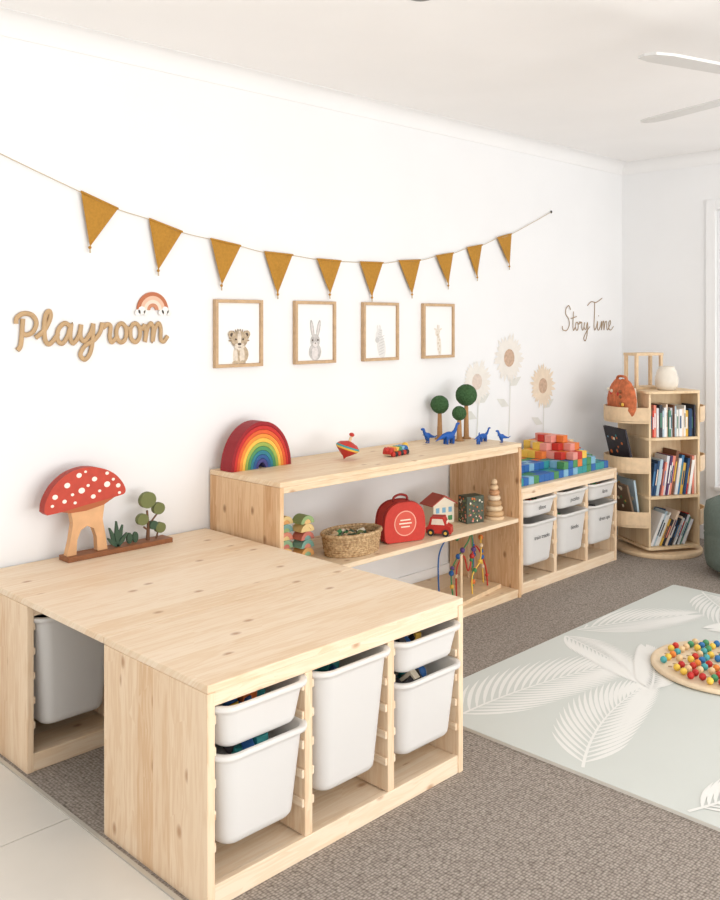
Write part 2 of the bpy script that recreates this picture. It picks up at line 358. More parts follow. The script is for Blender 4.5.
story=[[(1.35,2.3),(1.0,2.75),(.5,2.4),(.45,1.8),(.95,1.3),(1.1,.6),(.6,.0),(-.1,.1),(-.2,.5)],[(1.9,2.1),(1.8,.6),(1.9,0),(2.2,.3)],[(1.4,1.3),(2.5,1.55)],loop(2.55,.45,.28,.45,180),[(2.8,.8),(3.0,.7),(3.15,1.0),(3.2,.8),(3.5,.9),(3.5,.3),(3.7,0),(4.0,.5),(4.05,.9)],
 [(4.05,.9),(4.0,.3),(4.3,.1),(4.65,.9),(4.55,-.5),(4.2,-1.2),(3.9,-.9),(4.4,-.2),(5.1,.4)],
 [(4.6,2.8),(5.4,3.25),(6.4,3.2),(7.6,3.7)],[(6.1,3.2),(6.05,1.8),(5.95,.5),(6.1,0),(6.45,.4),(6.7,1.0),(6.65,.2),(6.9,0),(7.3,.5),(7.5,1.0),(7.5,.0),(7.7,.8),(7.95,1.0),(8.0,.0),(8.2,.8),(8.5,1.0),(8.6,.2),(8.8,0),(9.1,.4),(9.4,.8),(9.3,1.1),(9.0,.8),(9.1,.1),(9.5,0),(10,.4)],[(6.85,1.6),(6.88,1.68)]]
script('story_time_wall_sign',story,4.888,1.315,.0609,.056,.0030,mat('bronze_script',(166,140,108),.5),D-.004)
b=MB();cx,cz=1.955,1.418
for i,(r0,r1,rgb) in enumerate(((.055,.07,(186,112,78)),(.040,.055,(226,186,160)),(.026,.040,(236,214,196)),(.012,.026,(200,138,104)))):
    b.arch(cx,cz,r0,r1,D-.008,D-.002,mat('boho_%d'%i,rgb,.6))
CL=mat('cloud_white',(240,237,232),.6)
for ox in (-.05,.055):
    for dx,dz,r in ((-.018,-.004,.012),(0,.004,.016),(.019,-.004,.011)):
        b.prism(circ(cx+ox+dx,cz+dz-.006,r),D-.010,D-.0081+.0001*dx,CL)
b.obj('rainbow_wall_sign')

# ---------------------------------------------------------------- sunflower decals
PET=mat('decal_petal',(233,216,194),.8,.08,30);CEN=mat('decal_centre',(202,172,148),.8,.18,60);STEM=mat('decal_stem',(222,221,214),.8,.05,20);PET2=mat('decal_petal_pale',(234,229,221),.8,.04,30);CEN2=mat('decal_centre_pale',(222,205,192),.8,.1,60)
def sunflower(cx,cz,r,zb,pm,cm,seed):
    rnd=random.Random(seed);b=MB();y=D-.0015
    S=[(cx,y,cz),(cx+.01,y,cz-(cz-zb)*.4),(cx-.005,y,zb)]
    P=spline(S,6);b.add([(p.x-.004,y,p.z) for p in P]+[(p.x+.004,y,p.z) for p in P],[(i,i+1,len(P)+i+1,len(P)+i) for i in range(len(P)-1)],STEM)
    for lz,sg in ((.35,1),(.6,-1)):
        z0=cz-(cz-zb)*lz
        b.add([(cx,y-.0001,z0),(cx+sg*.05,y-.0001,z0+.045),(cx+sg*.12,y-.0001,z0+.05),(cx+sg*.07,y-.0001,z0+.0)],[(0,1,2,3)],STEM)
    for k in range(2):
        n=15
        for i in range(n):
            a=2*pi*(i+.5*k)/n+rnd.uniform(-.08,.08);L_=r*rnd.uniform(.85,1.05);w=r*.105;ca,sa=math.cos(a),math.sin(a)
            def q(u,v): return (cx+u*ca-v*sa,y-.0003-.0003*k-.00001*i,cz+u*sa+v*ca)
            b.add([q(r*.3,-w*.6),q(r*.6,-w),q(L_*.85,-w*.6),q(L_,0),q(L_*.85,w*.6),q(r*.6,w),q(r*.3,w*.6)],[tuple(range(7))],pm)
    C=circ(cx,cz,r*.34);b.add([(p[0],y-.0012,p[1]) for p in C],[tuple(range(24))],cm)
    b.obj('sunflower_wall_decal')
sunflower(4.321,1.162,.15,.70,PET2,CEN,1);sunflower(4.665,.985,.135,.60,PET,CEN,2);sunflower(4.02,1.04,.13,.70,PET2,CEN2,3)

# ---------------------------------------------------------------- framed prints
PAPER=mat('print_paper',(242,241,239),.7)
def frame(x,kind):
    w=.250;z0,z1=1.181,1.465;b=MB();f=.014;y=D-.022
    b.box(x,x+f,y,D-.001,z0,z1,OAK);b.box(x+w-f,x+w,y,D-.001,z0,z1,OAK);b.box(x+f,x+w-f,y,D-.001,z0,z0+f,OAK);b.box(x+f,x+w-f,y,D-.001,z1-f,z1,OAK)
    b.box(x+f,x+w-f,D-.012,D-.003,z0+f,z1-f,PAPER)
    cx=x+w/2;yy=[D-.0121]
    def el(ex,ez,rx,rz,m,rot=0):
        yy[0]-=.0002;P=[]
        c,s_=math.cos(rot),math.sin(rot)
        for i in range(24):
            a=2*pi*i/24;u,v=rx*math.cos(a),rz*math.sin(a);P.append((cx+ex+u*c-v*s_,yy[0],z0+max(.0145,ez+u*s_+v*c)))
        b.add(P,[tuple(range(24))],m)
    zb=.018
    if kind=='lion':
        f1=mat('lion_fur',(194,174,148),.9,.3,90);f2=mat('lion_light',(226,214,198),.9,.12,90);dk=mat('pencil_dark',(88,76,68),.9);f3=mat('lion_shade',(166,146,122),.9,.25,90)
        el(.012,zb+.035,.04,.04,f1);el(-.018,zb+.028,.013,.036,f2);el(.018,zb+.028,.013,.036,f2);el(-.018,zb+.0,.016,.01,f1);el(.02,zb+.0,.016,.01,f1)
        for k in range(14):
            a=pi*k/13;el(.046*math.cos(a),zb+.094+.040*math.sin(a),.010,.004,f3,a)
        for sx in (-1,1): el(sx*.040,zb+.120,.018,.016,f1,sx*.3);el(sx*.039,zb+.118,.009,.008,dk,sx*.3)
        el(0,zb+.098,.044,.036,f1);el(0,zb+.085,.034,.026,f1);el(0,zb+.105,.010,.03,f2);el(-.012,zb+.07,.015,.012,f2);el(.012,zb+.07,.015,.012,f2);el(0,zb+.062,.013,.01,f2)
        el(0,zb+.079,.010,.005,dk);el(-.019,zb+.099,.0055,.004,dk,-.3);el(.019,zb+.099,.0055,.004,dk,.3);el(0,zb+.066,.009,.0015,dk)
        for sx in (-1,1):
            for k in range(3): el(sx*(.024+.004*k),zb+.072+.005*k,.008,.0008,f3,sx*.2*k)
        for k in range(5): el(-.016+.008*k,zb+.124+.002*(k%2),.0015,.004,f3)
    elif kind=='rabbit':
        f1=mat('rabbit_fur',(196,192,189),.9,.25,90);f2=mat('rabbit_light',(222,216,213),.9,.1,90);dk=mat('pencil_dark',(88,76,68),.9)
        el(0,zb+.035,.038,.04,f1);el(0,zb+.03,.02,.03,f2)
        el(-.018,zb+.14,.011,.042,f1,.18);el(.02,zb+.14,.011,.042,f1,-.22);el(-.018,zb+.14,.005,.032,f2,.18);el(.02,zb+.14,.005,.032,f2,-.22)
        el(0,zb+.085,.029,.031,f1);el(0,zb+.07,.014,.012,f2);el(0,zb+.075,.004,.003,dk);el(-.016,zb+.089,.0045,.005,dk);el(.016,zb+.089,.0045,.005,dk)
    elif kind=='zebra':
        f1=mat('zebra_coat',(226,224,221),.9,.05,90);dk=mat('zebra_stripe',(204,202,200),.9)
        el(.005,zb+.05,.030,.06,f1,.2);el(-.012,zb+.108,.022,.035,f1,-.35);el(-.024,zb+.083,.014,.014,dk)
        el(-.004,zb+.145,.006,.014,f1,.3);el(-.022,zb+.143,.006,.014,f1,-.1);el(-.014,zb+.113,.003,.003,dk)
        for i in range(7): el(.006,zb+.015+i*.014,.022,.002,dk,.3)
        for i in range(4): el(-.012+.003*i,zb+.10+i*.010,.014,.0016,dk,-.2)
    else:
        f1=mat('giraffe_coat',(231,223,211),.9,.06,90);dk=mat('giraffe_spot',(214,200,182),.9)
        el(.006,zb+.05,.017,.06,f1,.12);el(-.006,zb+.118,.018,.024,f1,-.4);el(.004,zb+.146,.003,.01,dk);el(-.008,zb+.147,.003,.01,dk);el(.018,zb+.132,.011,.005,f1,.4);el(-.026,zb+.132,.011,.005,f1,-.4)
        for i in range(6): el(.003+(-1)**i*.006,zb+.012+i*.016,.005,.006,dk)
        el(-.012,zb+.12,.0025,.003,dk);el(.006,zb+.122,.0025,.003,dk);el(-.008,zb+.103,.009,.006,dk)
    b.obj('framed_%s_print'%kind,bevel=.0012)
frame(2.245,'lion');frame(2.680,'rabbit');frame(3.113,'zebra');frame(3.552,'giraffe')

# ---------------------------------------------------------------- mushroom toy on table
b=MB(M=T(.008,0,0));z=.5302;yc=3.0
b.box(1.535,1.964,yc-.035,yc+.035,z,z+.018,DWOOD)
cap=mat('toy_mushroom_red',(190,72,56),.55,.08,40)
poly=[(1.461,.716),(1.466,.752),(1.494,.80),(1.537,.835),(1.585,.852),(1.63,.855),(1.688,.842),(1.736,.815),(1.769,.775),(1.774,.745),(1.736,.735),(1.62,.722),(1.53,.710),(1.472,.706)]
P=[(p.x-.008,p.y) for p in spline([(q[0],q[1],0) for q in poly],4)]
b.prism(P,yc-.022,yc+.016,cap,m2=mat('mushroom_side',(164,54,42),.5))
MW=mat('mushroom_spot',(244,236,224),.6)
for (sx,sz,sr) in ((1.50,.765,.010),(1.545,.80,.011),(1.535,.745,.008),(1.59,.83,.010),(1.60,.775,.012),(1.65,.81,.010),(1.645,.748,.009),(1.70,.785,.012),(1.745,.775,.009),(1.70,.825,.007),(1.575,.735,.006),(1.75,.748,.006),(1.565,.765,.006),(1.625,.79,.006),(1.67,.765,.006),(1.49,.735,.006),(1.615,.84,.005),(1.725,.80,.006)):
    b.prism(circ(sx-.008,sz,sr,sr*.85),yc-.0235,yc-.0221,MW)
st=mat('mushroom_stem',(220,172,126),.5,.08,30)
stem=[(1.56,.715),(1.570,.66),(1.560,.6),(1.547,.5485)]+[(1.583,.5485),(1.586,.60),(1.60,.632),(1.625,.645),(1.65,.632),(1.662,.60),(1.665,.5485)]+[(1.705,.5485),(1.697,.6),(1.685,.66),(1.695,.727)]
b.prism([(p[0]-.006,p[1]) for p in stem],yc-.014,yc+.012,st)
b.prism([(1.492,.715),(1.732,.737),(1.682,.712),(1.612,.70),(1.552,.70)],yc-.018,yc+.014,mat('mushroom_gill',(176,100,62),.6))
dg=mat('plant_dark_green',(64,88,68),.6);og=mat('plant_olive',(112,118,72),.6);br=mat('plant_brown',(110,76,52),.6)
for i,(a,L_) in enumerate(((-60,.055),(-30,.08),(-5,.095),(20,.08),(50,.06))):
    Mx=T(1.742,yc-.01+.004*(i%2),.548)@RY(a*.8)
    b.prism([(-.004,0),(-.009,L_*.5),(-.002,L_),(.002,L_),(.009,L_*.5),(.004,0)],-.004,.004,dg,Mx)
for dx in (.05,.075):
    b.prism(circ(1.742+dx,.57,.011,.020),yc-.012,yc-.002,dg)
b.tube([(1.875,yc,.548),(1.878,yc,.60),(1.872,yc,.66)],[.008,.006,.004],br,8)
b.tube([(1.876,yc,.59),(1.895,yc,.62),(1.915,yc,.64)],.004,br,6);b.tube([(1.876,yc,.585),(1.858,yc,.60)],.004,br,6)
for (sx,sz,r,m) in ((1.872,.70,.034,og),(1.92,.662,.025,og),(1.85,.63,.024,og),(1.897,.602,.018,dg),(1.927,.588,.022,og)):
    b.prism(circ(sx,sz,r,r*.9),yc-.010-.001*(r*30),yc+.008,m)
b.tube([(1.912,yc,.548),(1.922,yc,.58)],.004,br,6)
b.obj('wooden_mushroom_toy',bevel=.002)

# ---------------------------------------------------------------- shelf-top toys
Z1=.7673
b=MB();cols=[(150,32,40),(194,48,44),(218,94,50),(232,146,62),(236,190,82),(150,172,82),(78,142,94),(50,124,142),(48,92,148),(72,70,130)]
R=.158
for i,c in enumerate(cols):
    r1=R-i*.014;b.arch(2.393,Z1,r1-.0133,r1,2.945,3.02,mat('rainbow_arc_%d'%i,c,.5,.08,40),seg=28,sz=1.22)
b.obj('rainbow_stacking_toy',bevel=.0015)
b=MB(M=T(2.79,2.87,Z1+.002)@RY(16)@RX(10))
b.lathe([(.0005,0),(.008,.012),(.03,.028),(.05,.045)],RED,24);b.lathe([(.05,.045),(.054,.053)],YEL,24);b.lathe([(.054,.053),(.05,.061)],TEAL,24);b.lathe([(.05,.061),(.038,.072),(.015,.08),(.008,.082)],RED,24)
b.lathe([(.0065,.08),(.0065,.105)],WOOD,12);b.ball((0,0,.112),(.012,.012,.009),RED);b.obj('spinning_top_toy')
b=MB(M=T(3.05,2.80,Z1)@RZ(8))
for i,m in enumerate((RED,ORANGE,YEL,GRN,LBLUE,BLUE)):
    x=-.055+i*.022
    b.arch(x,.012,.0,.019,-.02,.02,m,seg=12,sz=1.5);b.lathe([(.011,-.005),(.011,.005)],DARK if i%2 else RED,14,T(x,-.025,.0112)@RX(90),True,True)
b.box(-.07,.07,-.018,.018,.006,.013,WOOD);b.ball((.076,0,.034),.016,YEL);b.ball((-.072,0,.03),.011,RED)
b.obj('caterpillar_toy')
LEAF=mat('felt_ball_green',(62,94,58),.95,.35,120,.8,220);TR=mat('twig_wood',(176,132,88),.7,.15,60)
for (x,y,hc,r) in ((3.615,3.012,.178,.047),(3.73,2.93,.225,.056),(3.635,2.90,.14,.037)):
    b=MB();b.lathe([(.024,0),(.026,.004),(.014,.012),(.010,hc-r*.8)],TR,14,T(x,y,Z1),True,True)
    rnd=random.Random(x);seg=24;n=14;Rg=[]
    for i in range(n+1):
        row=[]
        for j in range(seg):
            rr=r*(1+rnd.uniform(-.02,.02)) if 0<i<n else r
            th=pi*i/n;s_=max(math.sin(th),.001)
            row.append((x+rr*s_*math.cos(2*pi*j/seg),y+rr*s_*math.sin(2*pi*j/seg),Z1+hc-rr*math.cos(th)))
        Rg.append(row)
    b.rings(Rg,LEAF,True,True,True);b.obj('felt_ball_tree')
DB=mat('dinosaur_blue',(34,90,172),.4,.1,60)
def dino(x,y,s,rz,upright=False):
    b=MB(M=T(x,y,Z1)@RZ(rz)@Matrix.Scale(s,4))
    if upright:
        b.ball((0,0,.5),(.28,.16,.22),DB);b.tube([(.12,0,.55),(.3,0,.75),(.36,0,.95)],[.16,.11,.09],DB,10);b.ball((.44,0,.98),(.17,.09,.09),DB)
        b.tube([(-.1,0,.5),(-.4,0,.42),(-.65,0,.38),(-.9,0,.5)],[.16,.1,.05,.01],DB,10)
        for sy in (-.1,.1):
            b.tube([(0,sy,.45),(.06,sy,.28),(-.02,sy,.15),(.0,sy,.03)],[.11,.09,.05,.045],DB,8);b.ball((.06,sy,.025),(.1,.05,.025),DB)
            b.tube([(.2,sy,.62),(.32,sy,.55),(.36,sy,.6)],[.035,.03,.02],DB,6)
    else:
        b.ball((0,0,.42),(.4,.18,.22),DB);b.tube([(.25,0,.48),(.45,0,.65),(.55,0,.85),(.6,0,1.0)],[.13,.09,.07,.06],DB,10);b.ball((.67,0,1.0),(.13,.07,.065),DB)
        b.tube([(-.3,0,.45),(-.6,0,.35),(-.95,0,.2)],[.14,.08,.01],DB,10)
        for lx in (-.22,.22):
            for sy in (-.1,.1): b.tube([(lx,sy,.4),(lx+.02,sy,.2),(lx,sy,0)],[.1,.07,.065],DB,8)
    b.obj('toy_dinosaur')
dino(3.515,2.87,.095,-6);dino(3.46,2.96,.072,170,True);dino(3.70,2.80,.065,-10);dino(3.735,2.71,.06,160,True);dino(3.61,2.76,.05,30)

# ---------------------------------------------------------------- mid shelf toys
Z2=.3953
b=MB()
pc=[[(246,204,140),(156,192,152),(230,150,126),(130,174,168),(242,214,150)],[(234,176,110),(134,182,168),(214,130,116),(242,212,150),(162,188,130)]]
for k,(cx,cy) in enumerate(((2.478,2.92),(2.552,2.87))):
    zz=Z2
    for i in range(5):
        c=pc[k][i];c2=pc[1-k][(i+1)%5]
        b.arch(cx,zz,.019,.036,cy-.03,cy+.03,mat('pastel_%d_%d'%(k,i),c,.6,.05,40),seg=16,sz=.92)
        b.arch(cx,zz,0.0005,.0185,cy-.029,cy+.029,mat('pastel_in_%d_%d'%(k,i),c2,.6,.05,40),seg=12,sz=.92)
        zz+=.0336
b.obj('stacking_arches_toy')
def wick():
    m=bpy.data.materials.new('woven_wicker');m.use_nodes=True;nt=m.node_tree;N=nt.nodes;L=nt.links;b=N['Principled BSDF'];b.inputs['Roughness'].default_value=.7
    tc=N.new('ShaderNodeTexCoord');n=N.new('ShaderNodeTexNoise');n.inputs['Scale'].default_value=90;L.new(tc.outputs['Object'],n.inputs['Vector'])
    r=N.new('ShaderNodeValToRGB');r.color_ramp.elements[0].position=.3;r.color_ramp.elements[1].position=.7;r.color_ramp.elements[0].color=(*s2l((156,118,76)),1);r.color_ramp.elements[1].color=(*s2l((220,190,146)),1)
    L.new(n.outputs['Fac'],r.inputs[0]);L.new(r.outputs[0],b.inputs['Base Color']);return m
WK=wick();b=MB(M=T(2.725,2.755,Z2)@RZ(-4)@SC(.94,.88,.88))
nl=9;ns=48
for i in range(nl):
    z_=.006+i*.0105;f=1+.12*i/nl;pts=[]
    for j in range(ns+1):
        a=2*pi*j/ns;w=.0025*math.sin(j*pi+(i%2)*pi+pi/2)
        pts.append(((.135*f+w)*math.cos(a),(.092*f+w)*math.sin(a),z_))
    b.tube(pts,.0062,WK,6)
b.tube([(.153*math.cos(2*pi*j/ns),.105*math.sin(2*pi*j/ns),.1) for j in range(ns+1)],.0095,WK,8)
b.lathe([(.001,.004),(1,.004)],WK,32,sx=.13,sy=.088)
rnd=random.Random(4)
b.lathe([(.001,.055),(1,.055)],DARK,32,sx=.135,sy=.09)
for i in range(34):
    a=rnd.uniform(0,6.28);q=rnd.uniform(0,.85);Mx=T(.115*q*math.cos(a),.075*q*math.sin(a),.075+rnd.uniform(0,.025))@Matrix.Rotation(rnd.uniform(0,6),4,Vector((rnd.random(),rnd.random(),.5)).normalized())
    m=rnd.choice([WOOD,dg,og,WOOD,CREAM,DWOOD,GRN])
    if i%2: b.lathe([(.014,-.008),(.016,0),(.014,.008)],m,12,Mx,True,True)
    else: b.box(-.02,.02,-.009,.009,-.008,.008,m,Mx)
b.obj('wicker_basket')
b=MB(M=T(3.02,2.745,Z2)@RZ(-18))
BR=mat('red_canvas',(200,66,56),.75,.06,60,.2,400);BD=mat('dark_red_trim',(146,44,40),.7)
out=[(p.x,p.y) for p in spline([(q[0],q[1],0) for q in [(-.085,.003),(-.1,.02),(-.104,.08),(-.09,.14),(-.05,.172),(0,.178),(.05,.172),(.09,.14),(.104,.08),(.1,.02),(.085,.003)]],5)]
b.prism(out,-.045,.045,BR)
for yy in (-.03,.03):
    cl=[(p[0]*1.012,yy,max(.004,p[1]*1.008)) for p in out];b.tube(cl+[cl[0]],.003,BD,6)
em=circ(0,.085,.056,.056,32);b.prism(em,-.0462,-.044,mat('case_emblem',(236,170,150),.6));b.prism(circ(0,.085,.051,.051,32),-.0468,-.0455,mat('case_emblem_in',(214,92,76),.7))
for wz,ww in ((.100,.026),(.085,.032),(.07,.022)): b.box(-ww,ww,-.0478,-.0464,wz-.0028,wz+.0028,CREAM)
b.tube(spline([(-.035,0,.172),(-.032,0,.195),(0,0,.205),(.032,0,.195),(.035,0,.172)],5),.0055,BD,8)
b.obj('red_carry_case',bevel=.004)
b=MB(M=T(3.225,2.69,Z2)@RZ(-60))
prof=[(-.055,.012),(-.058,.035),(-.045,.045),(-.035,.085),(.025,.087),(.04,.05),(.058,.042),(.06,.012)]
b.prism(prof,-.032,.032,RED)
b.prism([(-.032,.052),(-.027,.078),(.02,.079),(.03,.052)],-.0328,.0328,CREAM);b.box(.036,.04,-.02,.02,.055,.07,CREAM)
for x in (-.033,.035):
    for sy in (-.034,.034): b.lathe([(.016,-.005),(.016,.005)],DARK,16,T(x,sy,.0162)@RX(90),True,True);b.lathe([(.007,-.006),(.007,.006)],YEL,12,T(x,sy,.0162)@RX(90),True,True)
b.obj('toy_car',bevel=.003)
b=MB(M=T(3.425,2.86,Z2)@RZ(-12)@SC(.85,.9,.92));HW=mat('toy_house_cream',(232,222,200),.6);RF=mat('toy_roof_red',(190,92,78),.6)
b.box(-.075,.075,-.045,.045,0,.1,HW);b.prism([(-.085,.1),(0,.14),(.085,.1)],-.05,.05,HW)
for sg in (-1,1):
    b.add([(sg*.092,-.056,.096),(0,-.056,.143),(0,.056,.143),(sg*.092,.056,.096),(sg*.092,-.056,.102),(0,-.056,.15),(0,.056,.15),(sg*.092,.056,.102)],[(0,1,2,3),(4,5,6,7),(0,1,5,4),(3,2,6,7),(0,3,7,4)],RF)
for x in (-.045,0,.045): b.box(x-.012,x+.012,-.047,-.044,.058,.085,LBLUE)
b.box(-.015,.015,-.047,-.044,0,.045,RED);b.box(-.06,-.03,-.047,-.044,.015,.04,PINK);b.box(.03,.06,-.047,-.044,.015,.04,GRN)
b.obj('toy_house',bevel=.001)
b=MB(M=T(3.545,2.755,Z2)@RZ(-15)@SC(.86,.9,1));FL=mat('floral_dark',(82,90,76),.6,.3,70)
b.box(-.06,.06,-.04,.04,0,.13,FL)
rnd=random.Random(9)
for i in range(34):
    x=rnd.uniform(-.05,.05);z=rnd.uniform(.01,.12);r=rnd.uniform(.003,.006);m=rnd.choice([ORANGE,CREAM,PINK,og,og,LGRN,DWOOD]);b.prism(circ(x,z,r,r,10),-.0405-.0001*i,-.04,m)
    y=rnd.uniform(-.03,.03);b.lathe([(r,-.0602),(r,-.0606)],m,10,T(0,y,z)@RY(90),True,True)
b.obj('illustrated_keepsake_box',bevel=.002)
b=MB(M=T(3.685,2.72,Z2));b.lathe([(.05,0),(.05,.014)],WOOD,28,None,True,True)
zz=.014
for i,c in enumerate(((206,170,128),(226,200,164),(196,160,120),(230,208,178),(200,150,110),(228,196,156))):
    r=.047-i*.0052;h=.025;b.lathe([(.008,zz),(r-.006,zz),(r,zz+h*.3),(r,zz+h*.7),(r-.006,zz+h),(.008,zz+h)],mat('ring_wood_%d'%i,c,.5,.1,50),28);zz+=h+.0005
b.ball((0,0,zz+.014),.016,WOOD);b.obj('ring_stacking_toy')
Z3=.0423
b=MB(M=T(3.53,2.78,Z3)@RZ(8)@SC(1.3,1.05,1.06));b.box(-.15,.15,-.09,.09,0,.018,WOOD)
wires=[(RED,[(-.13,-.05,.018),(-.13,-.05,.15),(-.08,-.05,.2),(-.03,-.04,.12),(.02,-.04,.22),(.08,-.05,.12),(.1,-.05,.018)]),
 (BLUE,[(-.12,.05,.018),(-.12,.05,.2),(-.05,.04,.28),(.02,.05,.24),(.08,.05,.3),(.13,.05,.2),(.13,.05,.018)]),
 (GRN,[(-.09,0,.018),(-.1,0,.12),(-.04,.02,.16),(-.01,-.02,.24),(.05,0,.26),(.07,.01,.1),(.06,0,.018)]),
 (YEL,[(-.03,-.06,.018),(-.03,-.06,.1),(.03,-.06,.16),(.09,-.02,.24),(.12,0,.2),(.125,-.01,.018)])]
rnd=random.Random(2)
for m,P in wires:
    S=spline(P,9);b.tube(S,.0036,m,6)
    for k in range(6):
        p=S[int(rnd.uniform(.06,.94)*len(S))];q=rnd.choice([.009,.011,.013]);b.ball(tuple(p),(q/1.3,q/1.05,q),rnd.choice([RED,YEL,BLUE,GRN,ORANGE,WOOD,PURP]),seg=12)
b.tube([(-.145,-.085,.018),(-.145,-.085,.23)],.006,WOOD,8);b.tube([(.145,.085,.018),(.145,.085,.23)],.006,WOOD,8)
b.obj('bead_maze_toy',bevel=.001)
b=MB(M=T(3.16,2.9,Z3)@RZ(20));b.box(-.06,.06,-.03,.03,.01,.024,WOOD);b.box(-.05,-.01,-.025,.025,.024,.05,ORANGE);b.box(0,.05,-.02,.02,.024,.06,CREAM)
for x in (-.04,.04):
    for y in (-.034,.034): b.lathe([(.014,-.005),(.014,.005)],RED,14,T(x,y,.0142)@RX(90),True,True)
b.obj('toy_wagon',bevel=.002)

# ---------------------------------------------------------------- block construction
b=MB(M=T(3.85,2.69,.5302));rnd=random.Random(11);u=.047
Hm={}
nx,ny=19,7
for i in range(nx):
    for j in range(ny):
        x=i-12.2;y=j-3.6
        h=5.9-abs(x)*.62-abs(y)*.55
        h=int(h+rnd.uniform(-.35,.35))
        base=2 if (i<8 and j>1) else 1
        if i>17 and j>4: base=0
        Hm[(i,j)]=min(5,max(base,h))
pal=[[BLUE,TEAL,GRN,BLUE,LBLUE,GRN,TEAL],[GRN,LGRN,BLUE,TEAL,BLUE,LBLUE,ORANGE],[ORANGE,YEL,LBLUE,YEL,WOOD,RED,GRN,PINK],[RED,ORANGE,WOOD,PINK,YEL],[RED,WOOD,ORANGE,PINK]]
for (i,j),h in Hm.items():
    for k in range(h):
        if k<h-1 and j>0 and i>0 and Hm.get((i-1,j),0)>k+1 and Hm.get((i,j-1),0)>k+1: continue
        m=rnd.choice(pal[k]);b.box(i*u,i*u+u*.96,j*u,j*u+u*.96,k*u*.87,(k+1)*u*.87-.001,m)
b.obj('building_block_construction',bevel=.002)

# ---------------------------------------------------------------- book tower
BX,BY=5.165,2.60
M0=T(BX,BY,0)@RZ(-30)
e=empty('rotating_book_tower')
b=MB(M=M0);b.lathe([(.001,.0),(.25,.0),(.255,.008),(.255,.022),(.25,.028),(.001,.028)],WOOD,40)
b.cyl(0,0,.028,.06,.12,WOOD)
h_=.17;TP=pine('tower_ply','z',(236,210,172),(220,186,142),knots=.99)
lev=[.06,.355,.695,.965]
for z in lev:
    A=[(p[0],p[1],z-.015) for p in rrect(h_+.012,h_+.012,.04,0)];B_=[(p[0],p[1],z) for p in rrect(h_+.012,h_+.012,.04,0)]
    b.rings([A,B_],TP,True,True,False)
b.box(-h_,-h_+.014,-h_,h_,.061,.949,TP);b.box(h_-.014,h_,-h_,h_,.061,.949,TP);b.box(-h_+.015,h_-.015,-.006,.006,.061,.949,TP)
b.obj('carcass',e,bevel=.002)
b=MB(M=M0)
for sg,pr in ((-1,.16),(1,.10)):
    for z in (.185,.50,.79):
        P=[];n=18
        for i in range(n+1):
            t=-1+2*i/n;P.append((sg*(h_+pr*(1-abs(t)**3)),t*.175))
        A=[[(p[0]-sg*.004,p[1],z),(p[0]+sg*.004,p[1],z),(p[0]+sg*.004,p[1],z+.08),(p[0]-sg*.004,p[1],z+.08)] for p in P]
        b.rings(A,WOOD,True,True,False)
        lo=[(p[0],p[1],z-.012) for p in P];hi=[(p[0],p[1],z-.002) for p in P]
        b.rings([lo,hi],WOOD,True,True,False)
b.obj('pockets',e)
bc=[(240,238,230),(206,66,54),(44,74,110),(226,180,80),(92,140,120),(232,140,120),(60,60,64),(180,200,210),(120,80,60),(238,214,190),(90,60,100),(224,224,226),(70,120,160),(244,240,232),(236,236,236)]
bm_=[mat('book_cover_%d'%i,c,.5) for i,c in enumerate(bc)]
rnd=random.Random(5)
for face in (0,180):
    b=MB(M=M0@RZ(face))
    for li,(z,zt) in enumerate(zip(lev[:3],(.335,.675,.94))):
        x=-h_+.018
        lean=(24,9,0)[li]
        while True:
            w=rnd.uniform(.008,.02);hmax=(zt-z-.02)*.95;hh=min(hmax,(rnd.uniform(.15,.22),rnd.uniform(.17,.26),rnd.uniform(.15,.19))[li]);d=rnd.uniform(.12,.15)
            if x+w/math.cos(math.radians(lean))+hh*math.sin(math.radians(lean))>h_-.018: break
            m=rnd.choice(bm_);yf=-h_+rnd.uniform(.004,.02);yf2=min(yf+d,-.01)
            Mx=T(x,0,z+.001+w*math.sin(math.radians(lean)))@RY(lean)
            b.box(0,w,yf,yf2,0,hh,m,Mx);b.box(w*.25,w*.75,yf-.0006,yf,hh*.3,hh*.75,rnd.choice(bm_),Mx)
            x+=(w+.0008)/math.cos(math.radians(lean))
        if li==0:
            for k,(xx,mm) in enumerate(((.0,bm_[8]),(.06,bm_[1]),(-.05,bm_[2]))):
                Mx=T(xx,-h_+.03+.02*k-.03,z+.002)@RX(-8)@RY(14);b.box(-.05,.05,.03+k*.012,.036+k*.012,0.012,.17+.02*k,mm,Mx)
        if li==1:
            for xx in (.11,.125,.14): b.box(xx,xx+.012,-h_+.01,-.01,z+.001,z+.2+xx*.2,rnd.choice(bm_))
    b.obj('books_%d'%(1 if face==0 else 2),e)
b=MB(M=M0);NB=mat('dark_picture_book',(52,48,54),.5,.2,30)
def fb(z,y0,y1,hh,m,dec,tilt=10,off=.03):
    Mx=T(-h_-off,0,z)@RY(-tilt) ;b.box(-.012,0,y0,y1,0,hh,m,Mx)
    r2=random.Random(z)
    for i in range(9):
        yy=r2.uniform(y0+.02,y1-.02);zz=r2.uniform(.08,hh-.02);q=r2.uniform(.005,.014)
        b.lathe([(q,0),(q,.0008+.0001*i)],r2.choice(dec),10,Mx@T(-.012,yy,zz)@RY(-90),True,True)
fb(.492,-.13,.11,.26,NB,[TEAL,ORANGE,GRN,CREAM,LBLUE],14,.06);fb(.177,-.13,.1,.25,mat('brown_book',(120,98,78),.5),[CREAM,YEL,GRN],14,.05);fb(.177,-.12,.12,.27,bm_[7],[CREAM,YEL],8,.02)
fb(.782,-.10,.12,.2,mat('pale_book',(222,206,186),.5),[PINK,CREAM],6,.02)
b.obj('picture_books',e)
OB=mat('orange_fabric',(208,118,78),.9,.35,35,.3,300)
